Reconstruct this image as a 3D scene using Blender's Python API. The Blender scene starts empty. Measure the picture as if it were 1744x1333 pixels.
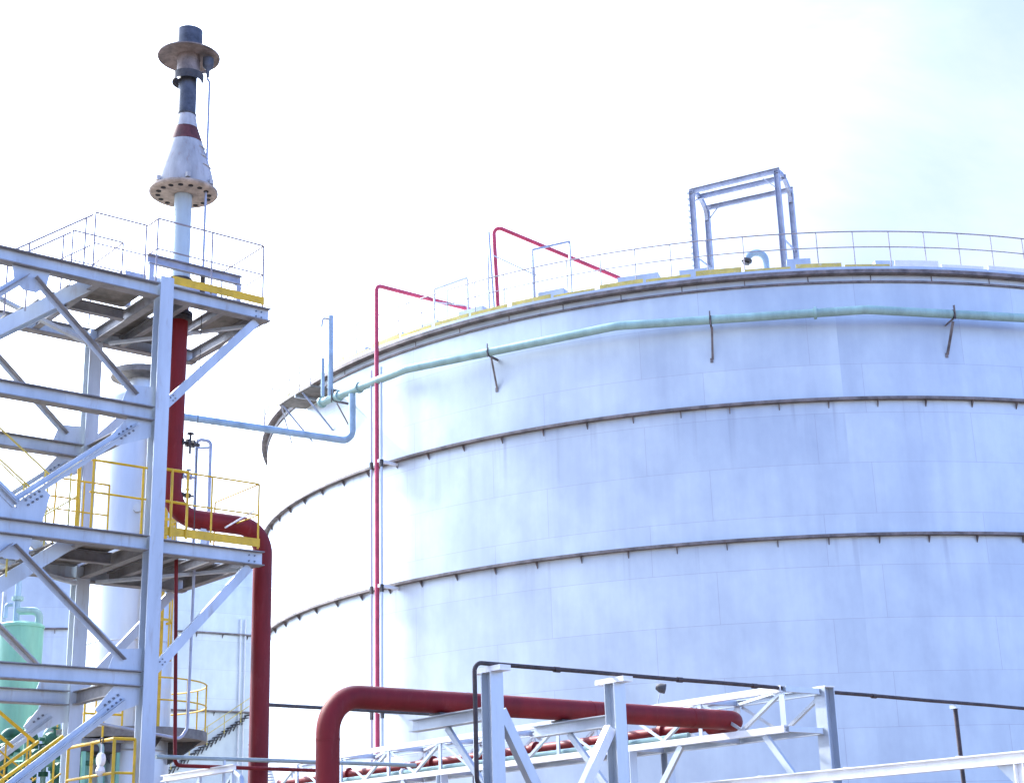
import bpy, math, random
from mathutils import Vector as Vec, Matrix
random.seed(7)
R_ = math.radians
S = bpy.context.scene
COL = S.collection

# ------------------------------------------------------------------ frame
CAMZ = 1.6
PITCH, ROLL, YAW_U = .31139966, -.03043879, .87859975
FPX, PW = 2638.54, 1744.0
U = Vec((math.sin(YAW_U), math.cos(YAW_U), 0))      # plant axis: right and away
V = Vec((-math.cos(YAW_U), math.sin(YAW_U), 0))     # plant axis: left and away
Z = Vec((0, 0, 1))
O = Vec((-6.5457, 27.3518, 0))                      # foot of the tower's front column
def W(u, v, z): return O + U * u + V * v + Z * z
TC = Vec((12.2103, 79.5802, 0)); TR = 25.0           # big tank
LU0, LU1, LZ = 3.4, 9.1, 5.26                      # low dark line
TC2 = Vec((-33.75, 123.85, 0))                       # far tank
def tk(deg, r, z, c=TC):
    a = R_(deg); return c + Vec((r * math.sin(a), -r * math.cos(a), z))

# ------------------------------------------------------------------ materials
MATS = {}
def mat(name, col, rough=.5, metal=0., var=.12, scale=3., col2=None, streak=False, spec=.4, bump=0., dirt=None, dirt_amt=.5):
    m = bpy.data.materials.new(name); m.use_nodes = True
    nt = m.node_tree; N = nt.nodes; L = nt.links
    bs = N['Principled BSDF']
    tc = N.new('ShaderNodeTexCoord'); mp = N.new('ShaderNodeMapping')
    geo = N.new('ShaderNodeNewGeometry')
    L.new(geo.outputs['Position'], mp.inputs['Vector'])
    if streak: mp.inputs['Scale'].default_value = (1, 1, .18)
    nz = N.new('ShaderNodeTexNoise'); nz.inputs['Scale'].default_value = scale; nz.inputs['Detail'].default_value = 6; nz.inputs['Roughness'].default_value = .65
    L.new(mp.outputs['Vector'], nz.inputs['Vector'])
    rp = N.new('ShaderNodeValToRGB')
    c2 = col2 or tuple(c * (1 - var * 2) for c in col)
    c1 = tuple(min(1, c * (1 + var)) for c in col)
    rp.color_ramp.elements[0].position = .35; rp.color_ramp.elements[0].color = (*c2, 1)
    rp.color_ramp.elements[1].position = .62; rp.color_ramp.elements[1].color = (*c1, 1)
    L.new(nz.outputs['Fac'], rp.inputs['Fac'])
    out = rp.outputs['Color']
    if dirt:
        n2 = N.new('ShaderNodeTexNoise'); n2.inputs['Scale'].default_value = scale * 3.1; n2.inputs['Detail'].default_value = 8; n2.inputs['Roughness'].default_value = .7
        L.new(mp.outputs['Vector'], n2.inputs['Vector'])
        r2 = N.new('ShaderNodeValToRGB'); r2.color_ramp.elements[0].position = .56; r2.color_ramp.elements[1].position = .72
        r2.color_ramp.elements[1].color = (dirt_amt,) * 3 + (1,)
        L.new(n2.outputs['Fac'], r2.inputs['Fac'])
        mx = N.new('ShaderNodeMix'); mx.data_type = 'RGBA'
        L.new(r2.outputs['Color'], mx.inputs[0]); L.new(out, mx.inputs[6]); mx.inputs[7].default_value = (*dirt, 1)
        out = mx.outputs[2]
    L.new(out, bs.inputs['Base Color'])
    rr = N.new('ShaderNodeMapRange'); rr.inputs['To Min'].default_value = max(.05, rough - .12); rr.inputs['To Max'].default_value = min(1, rough + .12)
    L.new(nz.outputs['Fac'], rr.inputs['Value']); L.new(rr.outputs['Result'], bs.inputs['Roughness'])
    bs.inputs['Metallic'].default_value = metal
    bs.inputs['Specular IOR Level'].default_value = spec
    if bump:
        b = N.new('ShaderNodeBump'); b.inputs['Strength'].default_value = bump; b.inputs['Distance'].default_value = .02
        L.new(nz.outputs['Fac'], b.inputs['Height']); L.new(b.outputs['Normal'], bs.inputs['Normal'])
    MATS[name] = m
    return m
mat('tower_steel', (.48, .53, .575), .5, .2, .08, 1.6, streak=True, dirt=(.26, .18, .13), dirt_amt=.5)
mat('shade_grime_steel', (.25, .245, .25), .6, .1, .16, 2.4, dirt=(.16, .11, .085), dirt_amt=.7)  # dark base paints in under-flange shade; the brown speckle is grime
mat('galvanised', (.47, .515, .56), .42, .45, .06, 1.8, streak=True, dirt=(.30, .29, .29), dirt_amt=.2)
mat('white_paint', (.78, .78, .78), .45, 0, .04, 3, dirt=(.4, .33, .3), dirt_amt=.25)
mat('red_oxide', (.18, .012, .014), .55, 0, .12, 2.2, streak=True, spec=.22, dirt=(.24, .055, .05), dirt_amt=.45)
mat('fire_red', (.50, .05, .10), .45, 0, .12, 3, dirt=(.25, .03, .05))
mat('green_pipe', (.31, .46, .42), .45, 0, .1, 2, streak=True, dirt=(.18, .27, .26), dirt_amt=.35)
mat('vessel_green', (.19, .42, .30), .45, 0, .12, 1.2, streak=True, dirt=(.2, .3, .22), dirt_amt=.3)
mat('dark_green', (.03, .12, .07), .6, 0, .2, 3)
mat('grey_green', (.33, .38, .35), .5, .1, .1, 3, dirt=(.22, .25, .22))
mat('stem_paint', (.42, .50, .53), .5, 0, .07, 1.5, streak=True, dirt=(.3, .3, .3), dirt_amt=.3)
mat('blue_pipe', (.31, .43, .52), .45, 0, .1, 2, dirt=(.2, .3, .33), dirt_amt=.35)
mat('yellow_paint', (.66, .40, .015), .45, 0, .1, 4, dirt=(.34, .16, .03), dirt_amt=.5)
mat('pale_yellow', (.60, .48, .12), .5, 0, .12, 2.2, dirt=(.62, .60, .55), dirt_amt=.9)
mat('thin_rail', (.30, .27, .29), .5, .1, .1, 4, dirt=(.3, .16, .1), dirt_amt=.5)
mat('dark_steel', (.07, .065, .065), .6, .2, .25, 4, dirt=(.12, .06, .04), dirt_amt=.6)
mat('rust_black', (.055, .04, .04), .55, .2, .25, 6, dirt=(.16, .05, .05), dirt_amt=.7)
mat('deck_plate', (.20, .185, .165), .65, .2, .2, 3, dirt=(.12, .07, .045), dirt_amt=.6)
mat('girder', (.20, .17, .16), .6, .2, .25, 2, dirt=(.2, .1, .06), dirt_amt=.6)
mat('flare_dark', (.085, .095, .12), .6, .3, .25, 4, dirt=(.09, .08, .08), dirt_amt=.5)
mat('flare_cone', (.44, .43, .42), .65, .1, .14, 3, streak=True, dirt=(.25, .16, .12), dirt_amt=.6)
mat('flare_red', (.11, .03, .028), .7, 0, .2, 6)
mat('flare_skirt', (.42, .34, .27), .65, 0, .18, 5, dirt=(.16, .1, .07), dirt_amt=.7)
mat('flare_brim', (.24, .20, .185), .6, .2, .2, 5, dirt=(.12, .07, .05), dirt_amt=.7)
mat('gantry_steel', (.36, .38, .45), .45, .3, .1, 4)
mat('vessel_clad', (.55, .57, .58), .38, .55, .07, 1.2, streak=True)
mat('bolt_steel', (.16, .17, .19), .5, .4, .15, 9, dirt=(.12, .06, .04))
mat('hole', (.02, .018, .017), .8, 0, .1, 4)
mat('concrete', (.15, .118, .095), .85, 0, .15, .6, dirt=(.09, .07, .055))

def tank_mat(name):
    m = bpy.data.materials.new(name); m.use_nodes = True
    nt = m.node_tree; N = nt.nodes; L = nt.links; bs = N['Principled BSDF']
    uv = N.new('ShaderNodeUVMap'); uv.uv_map = 'UVMap'
    bk = N.new('ShaderNodeTexBrick')
    bk.offset = .37; bk.inputs['Scale'].default_value = 1; bk.inputs['Brick Width'].default_value = 6.3; bk.inputs['Row Height'].default_value = 1.89
    bk.inputs['Mortar Size'].default_value = .009; bk.inputs['Mortar Smooth'].default_value = .3
    bk.inputs['Color1'].default_value = (.555, .605, .625, 1); bk.inputs['Color2'].default_value = (.60, .65, .66, 1); bk.inputs['Mortar'].default_value = (.44, .45, .49, 1)
    L.new(uv.outputs[0], bk.inputs['Vector'])
    def noise(sx, sy, sc, det=5):
        mp = N.new('ShaderNodeMapping'); mp.inputs['Scale'].default_value = (sx, sy, 1); L.new(uv.outputs[0], mp.inputs['Vector'])
        n = N.new('ShaderNodeTexNoise'); n.inputs['Scale'].default_value = sc; n.inputs['Detail'].default_value = det; n.inputs['Roughness'].default_value = .6
        L.new(mp.outputs['Vector'], n.inputs['Vector']); return n
    def mul(a, ncol, lo, hi, p0, p1):
        r = N.new('ShaderNodeValToRGB'); r.color_ramp.elements[0].position = p0; r.color_ramp.elements[1].position = p1
        r.color_ramp.elements[0].color = (*lo, 1); r.color_ramp.elements[1].color = (*hi, 1)
        L.new(ncol, r.inputs['Fac'])
        x = N.new('ShaderNodeMix'); x.data_type = 'RGBA'; x.blend_type = 'MULTIPLY'; x.inputs[0].default_value = 1
        L.new(a, x.inputs[6]); L.new(r.outputs['Color'], x.inputs[7]); return x.outputs[2]
    blotch = noise(1, .7, .34); streak = noise(1, .04, 1.1, 8); fine = noise(1, .5, 2.4, 8)
    c = mul(bk.outputs['Color'], blotch.outputs['Fac'], (.86, .87, .90), (1.07, 1.07, 1.06), .37, .63)
    c = mul(c, streak.outputs['Fac'], (.92, .92, .94), (1.01, 1.01, 1.01), .32, .58)
    c = mul(c, fine.outputs['Fac'], (.97, .97, .98), (1.01, 1.01, 1.01), .35, .65)
    # rust and dirt runs hanging from the two ring girders, the rim and the clips
    sep = N.new('ShaderNodeSeparateXYZ'); L.new(uv.outputs[0], sep.inputs[0])
    tot = None
    for zg, ln, seed in ((18.38, 2.6, 3.1), (13.28, 1.9, 9.7)):
        sub = N.new('ShaderNodeMath'); sub.operation = 'SUBTRACT'; sub.inputs[0].default_value = zg + 10.4; L.new(sep.outputs['Y'], sub.inputs[1])
        fall = N.new('ShaderNodeMapRange'); fall.inputs['From Min'].default_value = 0; fall.inputs['From Max'].default_value = ln; fall.inputs['To Min'].default_value = 1; fall.inputs['To Max'].default_value = 0; L.new(sub.outputs[0], fall.inputs['Value'])
        gt_ = N.new('ShaderNodeMath'); gt_.operation = 'GREATER_THAN'; gt_.inputs[1].default_value = 0; L.new(sub.outputs[0], gt_.inputs[0])
        mp2 = N.new('ShaderNodeMapping'); mp2.inputs['Scale'].default_value = (1, .035, 1); mp2.inputs['Location'].default_value = (seed, 0, seed); L.new(uv.outputs[0], mp2.inputs['Vector'])
        nn = N.new('ShaderNodeTexNoise'); nn.inputs['Scale'].default_value = 2.6; nn.inputs['Detail'].default_value = 3; L.new(mp2.outputs['Vector'], nn.inputs['Vector'])
        th = N.new('ShaderNodeMapRange'); th.inputs['From Min'].default_value = .60; th.inputs['From Max'].default_value = .74; L.new(nn.outputs['Fac'], th.inputs['Value'])
        m1 = N.new('ShaderNodeMath'); m1.operation = 'MULTIPLY'; L.new(fall.outputs['Result'], m1.inputs[0]); L.new(th.outputs['Result'], m1.inputs[1])
        m2 = N.new('ShaderNodeMath'); m2.operation = 'MULTIPLY'; L.new(m1.outputs[0], m2.inputs[0]); L.new(gt_.outputs[0], m2.inputs[1])
        if tot is None: tot = m2.outputs[0]
        else:
            mm = N.new('ShaderNodeMath'); mm.operation = 'MAXIMUM'; L.new(tot, mm.inputs[0]); L.new(m2.outputs[0], mm.inputs[1]); tot = mm.outputs[0]
    am = N.new('ShaderNodeMath'); am.operation = 'MULTIPLY'; am.inputs[1].default_value = .55; L.new(tot, am.inputs[0])
    xs = N.new('ShaderNodeMix'); xs.data_type = 'RGBA'; L.new(am.outputs[0], xs.inputs[0]); L.new(c, xs.inputs[6]); xs.inputs[7].default_value = (.30, .31, .36, 1); c = xs.outputs[2]
    L.new(c, bs.inputs['Base Color'])
    rr = N.new('ShaderNodeMapRange'); rr.inputs['To Min'].default_value = .38; rr.inputs['To Max'].default_value = .62
    L.new(blotch.outputs['Fac'], rr.inputs['Value']); L.new(rr.outputs['Result'], bs.inputs['Roughness'])
    bs.inputs['Metallic'].default_value = .35
    b = N.new('ShaderNodeBump'); b.inputs['Strength'].default_value = .25; b.inputs['Distance'].default_value = .03
    L.new(blotch.outputs['Fac'], b.inputs['Height']); L.new(b.outputs['Normal'], bs.inputs['Normal'])
    MATS[name] = m
tank_mat('tank_cladding')

# ------------------------------------------------------------------ builders
class MB:
    def __init__(s): s.v = []; s.f = []; s.uv = None
    def add(s, vs, fs):
        n = len(s.v); s.v += [Vec(p) for p in vs]; s.f += [tuple(i + n for i in f) for f in fs]; return s
    def box(s, c, ax, ay, az, sx, sy, sz):
        ax, ay, az = ax.normalized() * sx / 2, ay.normalized() * sy / 2, az.normalized() * sz / 2
        vs = [c + ax * i + ay * j + az * k for i in (-1, 1) for j in (-1, 1) for k in (-1, 1)]
        return s.add(vs, [(0, 1, 3, 2), (4, 6, 7, 5), (0, 4, 5, 1), (2, 3, 7, 6), (0, 2, 6, 4), (1, 5, 7, 3)])
    def ubox(s, u0, u1, v0, v1, z0, z1):
        return s.box(W((u0 + u1) / 2, (v0 + v1) / 2, (z0 + z1) / 2), U, V, Z, abs(u1 - u0), abs(v1 - v0), abs(z1 - z0))
    def bar(s, a, b, w, h, up=Z):
        d = (b - a).normalized(); y = up - d * up.dot(d)
        if y.length < 1e-4: y = U - d * U.dot(d)
        y.normalize(); x = d.cross(y)
        return s.box((a + b) / 2, d, x, y, (b - a).length, w, h)
    def ibeam(s, a, b, h, w, up=Z, tf=.018, tw=.014):
        """h: depth along up, w: flange width"""
        d = (b - a).normalized(); y = (up - d * up.dot(d)).normalized(); x = d.cross(y); L = (b - a).length; c = (a + b) / 2
        s.box(c + y * (h - tf) / 2, d, x, y, L, w, tf); s.box(c - y * (h - tf) / 2, d, x, y, L, w, tf)
        return s.box(c, d, x, y, L, tw, h - 2 * tf)
    def channel(s, a, b, h, w, up, side, tf=.014, tw=.012):
        d = (b - a).normalized(); y = (up - d * up.dot(d)).normalized(); x = d.cross(y)
        if x.dot(side) < 0: x = -x
        L = (b - a).length; c = (a + b) / 2
        s.box(c, d, x, y, L, tw, h)
        for k in (-1, 1): s.box(c + y * k * (h - tf) / 2 + x * (w + tw) / 2, d, x, y, L, w, tf)
        return s
    def angle(s, a, b, w, n, t=.012):
        d = (b - a).normalized(); y = (n - d * n.dot(d)).normalized(); x = d.cross(y); L = (b - a).length; c = (a + b) / 2
        s.box(c, d, x, y, L, w, t); return s.box(c + x * (w - t) / 2 + y * (w + t) / 2, d, x, y, L, t, w)
    def tube(s, pts, r, n=10, closed=False, caps=True, r2=None):
        pts = [Vec(p) for p in pts]; m = len(pts)
        def tan(i):
            if closed: return (pts[(i + 1) % m] - pts[i - 1]).normalized()
            return (pts[min(i + 1, m - 1)] - pts[max(i - 1, 0)]).normalized()
        t0 = tan(0); y = Z - t0 * Z.dot(t0)
        if y.length < .05: y = U - t0 * U.dot(t0)
        y.normalize(); vs = []
        for i in range(m):
            t = tan(i); y = (y - t * y.dot(t)).normalized(); x = t.cross(y)
            k = 1.
            if 0 < i < m - 1:
                a, b = (pts[i] - pts[i - 1]).normalized(), (pts[i + 1] - pts[i]).normalized()
            rr = r if r2 is None else r + (r2 - r) * i / (m - 1)
            vs += [pts[i] + (x * math.cos(2 * math.pi * j / n) + y * math.sin(2 * math.pi * j / n)) * rr for j in range(n)]
        fs = []
        for i in range(m if closed else m - 1):
            p, q = i * n, ((i + 1) % m) * n
            fs += [(p + j, q + j, q + (j + 1) % n, p + (j + 1) % n)[::-1] for j in range(n)]
        if caps and not closed: fs += [tuple(range(n)), tuple(range((m - 1) * n, m * n))[::-1]]
        return s.add(vs, fs)
    def lathe(s, c, prof, n=32, axis=None, arc=None, caps=(True, True), closed_prof=False):
        """prof: list of (r, z) about vertical axis through c"""
        az = (axis or Z).normalized(); ax = (U - az * U.dot(az)); 
        if ax.length < .1: ax = V - az * V.dot(az)
        ax.normalize(); ay = az.cross(ax)
        full = arc is None; a0, a1 = (0, 2 * math.pi) if full else (R_(arc[0]), R_(arc[1]))
        k = n if full else n + 1; vs = []
        for i in range(k):
            a = a0 + (a1 - a0) * i / n; d = ax * math.cos(a) + ay * math.sin(a)
            vs += [c + d * r + az * z for r, z in prof]
        m = len(prof); fs = []
        for i in range(n):
            p, q = i * m, ((i + 1) % k) * m
            for j in range(m if closed_prof else m - 1):
                j2 = (j + 1) % m; fs.append((p + j, q + j, q + j2, p + j2))
        if full and not closed_prof:
            if caps[0] and prof[0][0] > 1e-4: fs.append(tuple(i * m for i in range(n))[::-1])
            if caps[1] and prof[-1][0] > 1e-4: fs.append(tuple(i * m + m - 1 for i in range(n)))
        if not full and closed_prof: fs += [tuple(range(m)), tuple(n * m + j for j in range(m))[::-1]]
        return s.add(vs, fs)
    def ring(s, c, deg0, deg1, r0, r1, z0, z1, n=120):
        """ring bar about a tank centre, angles measured like tk()"""
        vs = []; full = abs(deg1 - deg0) >= 360; k = n if full else n + 1
        for i in range(k):
            d = deg0 + (deg1 - deg0) * i / n
            vs += [tk(d, r0, z0, c), tk(d, r1, z0, c), tk(d, r1, z1, c), tk(d, r0, z1, c)]
        fs = []
        for i in range(n):
            p, q = i * 4, ((i + 1) % k) * 4
            fs += [(p + j, p + (j + 1) % 4, q + (j + 1) % 4, q + j) for j in range(4)]
        if not full: fs += [(3, 2, 1, 0), (n * 4, n * 4 + 1, n * 4 + 2, n * 4 + 3)]
        return s.add(vs, fs)
    def plate(s, pts, n, t):
        """flat polygon extruded by t along n"""
        k = len(pts); n = n.normalized() * t / 2
        return s.add([p - n for p in pts] + [p + n for p in pts], [tuple(range(k))[::-1], tuple(range(k, 2 * k))] + [(i, (i + 1) % k, (i + 1) % k + k, i + k) for i in range(k)])
    def build(s, name, m, parent=None, smooth=True, loc=None, m2=None, faces2=()):
        base = Vec(parent['_o']) if parent is not None else (loc or (s.v[0].copy() if s.v else Vec()))
        me = bpy.data.meshes.new(name); me.from_pydata([p - base for p in s.v], [], s.f); me.update()
        me.materials.append(MATS[m])
        if m2:
            me.materials.append(MATS[m2])
            for i in faces2: me.polygons[i].material_index = 1
        if s.uv:
            l = me.uv_layers.new(name='UVMap')
            for poly in me.polygons:
                for li, vi in zip(poly.loop_indices, poly.vertices): l.data[li].uv = s.uv[poly.index][poly.vertices[:].index(vi)]
        import bmesh
        bm = bmesh.new(); bm.from_mesh(me); bmesh.ops.recalc_face_normals(bm, faces=bm.faces); bm.to_mesh(me); bm.free()
        if smooth:
            me.polygons.foreach_set('use_smooth', [True] * len(me.polygons)); me.set_sharp_from_angle(angle=R_(38))
        o = bpy.data.objects.new(name, me); COL.objects.link(o)
        if parent is not None: o.parent = parent
        else: o.location = base
        o['_o'] = base[:]
        return o
def tag(o, label, cat, group=None):
    o['label'] = label; o['category'] = cat
    if group: o['group'] = group
    return o
def thing(name, loc, label, cat, group=None):
    o = bpy.data.objects.new(name, None); COL.objects.link(o); o.empty_display_size = .3
    o.location = loc; o['_o'] = Vec(loc)[:]
    return tag(o, label, cat, group)
def fillet(pts, r, n=7):
    pts = [Vec(p) for p in pts]; out = [pts[0]]
    for i in range(1, len(pts) - 1):
        a, b, c = pts[i - 1], pts[i], pts[i + 1]; d1 = (a - b).normalized(); d2 = (c - b).normalized()
        ang = d1.angle(d2)
        if ang > math.pi - .02: out.append(b); continue
        t = min(r / math.tan(ang / 2), (a - b).length * .49, (c - b).length * .49); rr = t * math.tan(ang / 2)
        bis = (d1 + d2).normalized(); ce = b + bis * (rr / math.sin(ang / 2)); p, q = b + d1 * t - ce, b + d2 * t - ce
        th = p.angle(q)
        for k in range(n + 1):
            f = k / n; out.append(ce + (p * math.sin((1 - f) * th) + q * math.sin(f * th)) / math.sin(th))
    out.append(pts[-1]); return out
def copy_tree(o, parent=None, move=None):
    c = o.copy(); COL.objects.link(c)
    if parent is not None: c.parent = parent
    elif move is not None: c.location = o.location + move
    for ch in list(o.children): copy_tree(ch, c)
    return c
def pipe(pts, r, name, m, parent=None, bend=None, n=16):
    return MB().tube(fillet(pts, bend or r * 3, 9) if len(pts) > 2 else pts, r, n).build(name, m, parent, loc=Vec(pts[0]))
def flange(c, ax, r, t, name, m, parent):
    return MB().lathe(c, [(r, -t / 2), (r, t / 2)], 20, axis=ax).build(name, m, parent)

# ------------------------------------------------------------------ camera
fw = Vec((0, math.cos(PITCH), math.sin(PITCH))); up0 = Vec((0, -math.sin(PITCH), math.cos(PITCH))); r0 = Vec((1, 0, 0))
rt = r0 * math.cos(ROLL) + up0 * math.sin(ROLL); up = up0 * math.cos(ROLL) - r0 * math.sin(ROLL)
cd = bpy.data.cameras.new('camera'); cam = bpy.data.objects.new('camera', cd); COL.objects.link(cam)
cam.matrix_world = Matrix(((rt.x, up.x, -fw.x, 0), (rt.y, up.y, -fw.y, 0), (rt.z, up.z, -fw.z, CAMZ), (0, 0, 0, 1)))
cd.sensor_width = 36; cd.lens = FPX / PW * 36; cd.clip_end = 6000; cd.clip_start = .1
S.camera = cam

# ------------------------------------------------------------------ light and sky
SUN_EL, SUN_DIR = 40., Vec((-.80, .60, 0))
wd = bpy.data.worlds.new('World'); S.world = wd; wd.use_nodes = True
nt = wd.node_tree; N = nt.nodes; L = nt.links; bg = N['Background']
sky = N.new('ShaderNodeTexSky'); sky.sky_type = 'NISHITA'; sky.sun_disc = False
sky.sun_elevation = R_(SUN_EL); sky.sun_rotation = math.atan2(SUN_DIR.x, SUN_DIR.y) % (2 * math.pi)
sky.air_density = 1.0; sky.dust_density = .6; sky.ozone_density = 3.0
tc = N.new('ShaderNodeTexCoord'); mp = N.new('ShaderNodeMapping'); mp.inputs['Scale'].default_value = (1, 1, 2.2); mp.inputs['Rotation'].default_value = (.1, .15, .7)
L.new(tc.outputs['Generated'], mp.inputs['Vector'])
nz = N.new('ShaderNodeTexNoise'); nz.inputs['Scale'].default_value = 3.1; nz.inputs['Detail'].default_value = 9; nz.inputs['Roughness'].default_value = .58; nz.inputs['Distortion'].default_value = .35
L.new(mp.outputs['Vector'], nz.inputs['Vector'])
# thick cloud bank towards one side of the sky, thinning out to the other
dot = N.new('ShaderNodeVectorMath'); dot.operation = 'DOT_PRODUCT'; dot.inputs[1].default_value = (-.77, .635, -.05)
L.new(tc.outputs['Generated'], dot.inputs[0])
cov = N.new('ShaderNodeMapRange'); cov.inputs['From Min'].default_value = .40; cov.inputs['From Max'].default_value = .57; cov.inputs['To Min'].default_value = .12; cov.inputs['To Max'].default_value = .75
L.new(dot.outputs['Value'], cov.inputs['Value'])
ad = N.new('ShaderNodeMath'); ad.operation = 'ADD'; L.new(nz.outputs['Fac'], ad.inputs[0]); L.new(cov.outputs['Result'], ad.inputs[1])
cr = N.new('ShaderNodeValToRGB'); cr.color_ramp.elements[0].position = .12; cr.color_ramp.elements[1].position = .74; cr.color_ramp.interpolation = 'EASE'
L.new(ad.outputs[0], cr.inputs['Fac'])
mx = N.new('ShaderNodeMix'); mx.data_type = 'RGBA'
# cold daylight; the cloud is whiter and brighter towards the sun
tint = N.new('ShaderNodeMix'); tint.data_type = 'RGBA'; tint.blend_type = 'MULTIPLY'; tint.inputs[0].default_value = 1; tint.inputs[7].default_value = (.92, .925, 1.24, 1)
L.new(sky.outputs[0], tint.inputs[6])
sdot = N.new('ShaderNodeVectorMath'); sdot.operation = 'DOT_PRODUCT'; _sd = SUN_DIR.normalized() * math.cos(R_(SUN_EL)) + Z * math.sin(R_(SUN_EL)); sdot.inputs[1].default_value = _sd[:]
L.new(tc.outputs['Generated'], sdot.inputs[0])
glow = N.new('ShaderNodeMapRange'); glow.inputs['From Min'].default_value = .50; glow.inputs['From Max'].default_value = 1; glow.inputs['To Min'].default_value = 1; glow.inputs['To Max'].default_value = 8.6; glow.interpolation_type = 'SMOOTHSTEP'
L.new(sdot.outputs['Value'], glow.inputs['Value'])
cc = N.new('ShaderNodeVectorMath'); cc.operation = 'SCALE'; cc.inputs[0].default_value = (1.74, 2.04, 2.6)
wisp = N.new('ShaderNodeMapRange'); wisp.inputs['From Min'].default_value = .36; wisp.inputs['From Max'].default_value = .66; wisp.inputs['To Min'].default_value = .93; wisp.inputs['To Max'].default_value = 1.22; L.new(nz.outputs['Fac'], wisp.inputs['Value'])
wm = N.new('ShaderNodeMath'); wm.operation = 'MULTIPLY'; L.new(wisp.outputs['Result'], wm.inputs[0]); L.new(glow.outputs['Result'], wm.inputs[1]); L.new(wm.outputs[0], cc.inputs['Scale'])
L.new(cc.outputs['Vector'], mx.inputs[7])
edge = N.new('ShaderNodeMapRange'); edge.interpolation_type = 'SMOOTHSTEP'; edge.inputs['From Min'].default_value = -.2; edge.inputs['From Max'].default_value = .30; L.new(dot.outputs['Value'], edge.inputs['Value'])
cf = N.new('ShaderNodeMath'); cf.operation = 'MULTIPLY'; L.new(cr.outputs['Color'], cf.inputs[0]); L.new(edge.outputs['Result'], cf.inputs[1])
L.new(cf.outputs[0], mx.inputs[0]); L.new(tint.outputs[2], mx.inputs[6]); L.new(mx.outputs[2], bg.inputs['Color'])
bg.inputs['Strength'].default_value = .12
sd = bpy.data.lights.new('sun', 'SUN'); sd.energy = 3.2; sd.angle = R_(2.5); sd.color = (1, .96, .90)
so = bpy.data.objects.new('sun', sd); COL.objects.link(so)
sdir = SUN_DIR.normalized() * math.cos(R_(SUN_EL)) + Z * math.sin(R_(SUN_EL))
so.rotation_euler = sdir.to_track_quat('Z', 'Y').to_euler(); so.location = (-40, -10, 60)
S.view_settings.view_transform = 'Standard'; S.view_settings.look = 'None'; S.view_settings.gamma = 1
S.view_settings.exposure = 1.92

# ------------------------------------------------------------------ ground
g = MB().add([(-3000, -3000, 0), (3000, -3000, 0), (3000, 3000, 0), (-3000, 3000, 0)], [(0, 1, 2, 3)]).build('ground', 'concrete', loc=Vec()); g['kind'] = 'structure'

# ------------------------------------------------------------------ storage tanks
def shell(parent, c, deg0, deg1, zt, n):
    mb = MB(); uvs = []
    rows = [0, zt]
    for i in range(n + 1):
        d = deg0 + (deg1 - deg0) * i / n
        mb.v += [tk(d, TR, z, c) for z in rows]
    for i in range(n):
        a = deg0 + (deg1 - deg0) * i / n; b = deg0 + (deg1 - deg0) * (i + 1) / n
        mb.f.append((i * 2, i * 2 + 2, i * 2 + 3, i * 2 + 1))
        ua, ub = R_(a) * TR + 100, R_(b) * TR + 100
        uvs.append([(ua, 10.4), (ub, 10.4), (ub, zt + 10.4), (ua, zt + 10.4)])
    mb.uv = uvs
    me = bpy.data.meshes.new('shell'); base = Vec(parent['_o'])
    me.from_pydata([p - base for p in mb.v], [], mb.f); me.materials.append(MATS['tank_cladding'])
    l = me.uv_layers.new(name='UVMap'); k = 0
    for poly in me.polygons:
        for j, li in enumerate(poly.loop_indices): l.data[li].uv = uvs[poly.index][j]
    me.polygons.foreach_set('use_smooth', [True] * len(me.polygons)); me.update()
    o = bpy.data.objects.new('shell', me); COL.objects.link(o); o.parent = parent; return o
ZR = 23.55
def roof(parent, c):
    return MB().lathe(c + Z * ZR, [(TR + .3, -.05), (TR + .3, .06), (TR * .6, 1.3), (TR * .25, 1.9), (.01, 2.0)], 144).build('roof', 'galvanised', parent)
def girders(parent, c, step, lo, hi):
    for z in (18.45, 13.35):
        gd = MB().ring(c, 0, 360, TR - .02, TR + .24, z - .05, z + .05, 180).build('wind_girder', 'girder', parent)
        gd2 = MB()
        d = lo + (3.1 if z < 15 else 0)
        while d < hi:
            n = tk(d + 90, 1, 0) - TC
            MB().plate([tk(d, TR + .005, z - .051, c), tk(d, TR + .20, z - .051, c), tk(d, TR + .005, z - .30, c)], n, .03).build('bracket', 'girder', gd)
            d += step
t1 = thing('storage_tank', TC, 'huge pale silver cylindrical storage tank with two dark ring girders and a railed roof', 'storage tank')
shell(t1, TC, 0, 360, ZR - .06, 288); roof(t1, TC); girders(t1, TC, 4.15, -76, 30)
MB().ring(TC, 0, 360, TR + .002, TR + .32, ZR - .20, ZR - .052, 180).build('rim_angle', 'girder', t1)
MB().ring(TC, 0, 360, TR + .002, TR + .07, ZR - .50, ZR - .42, 180).build('edge_band', 'girder', t1)
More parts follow.
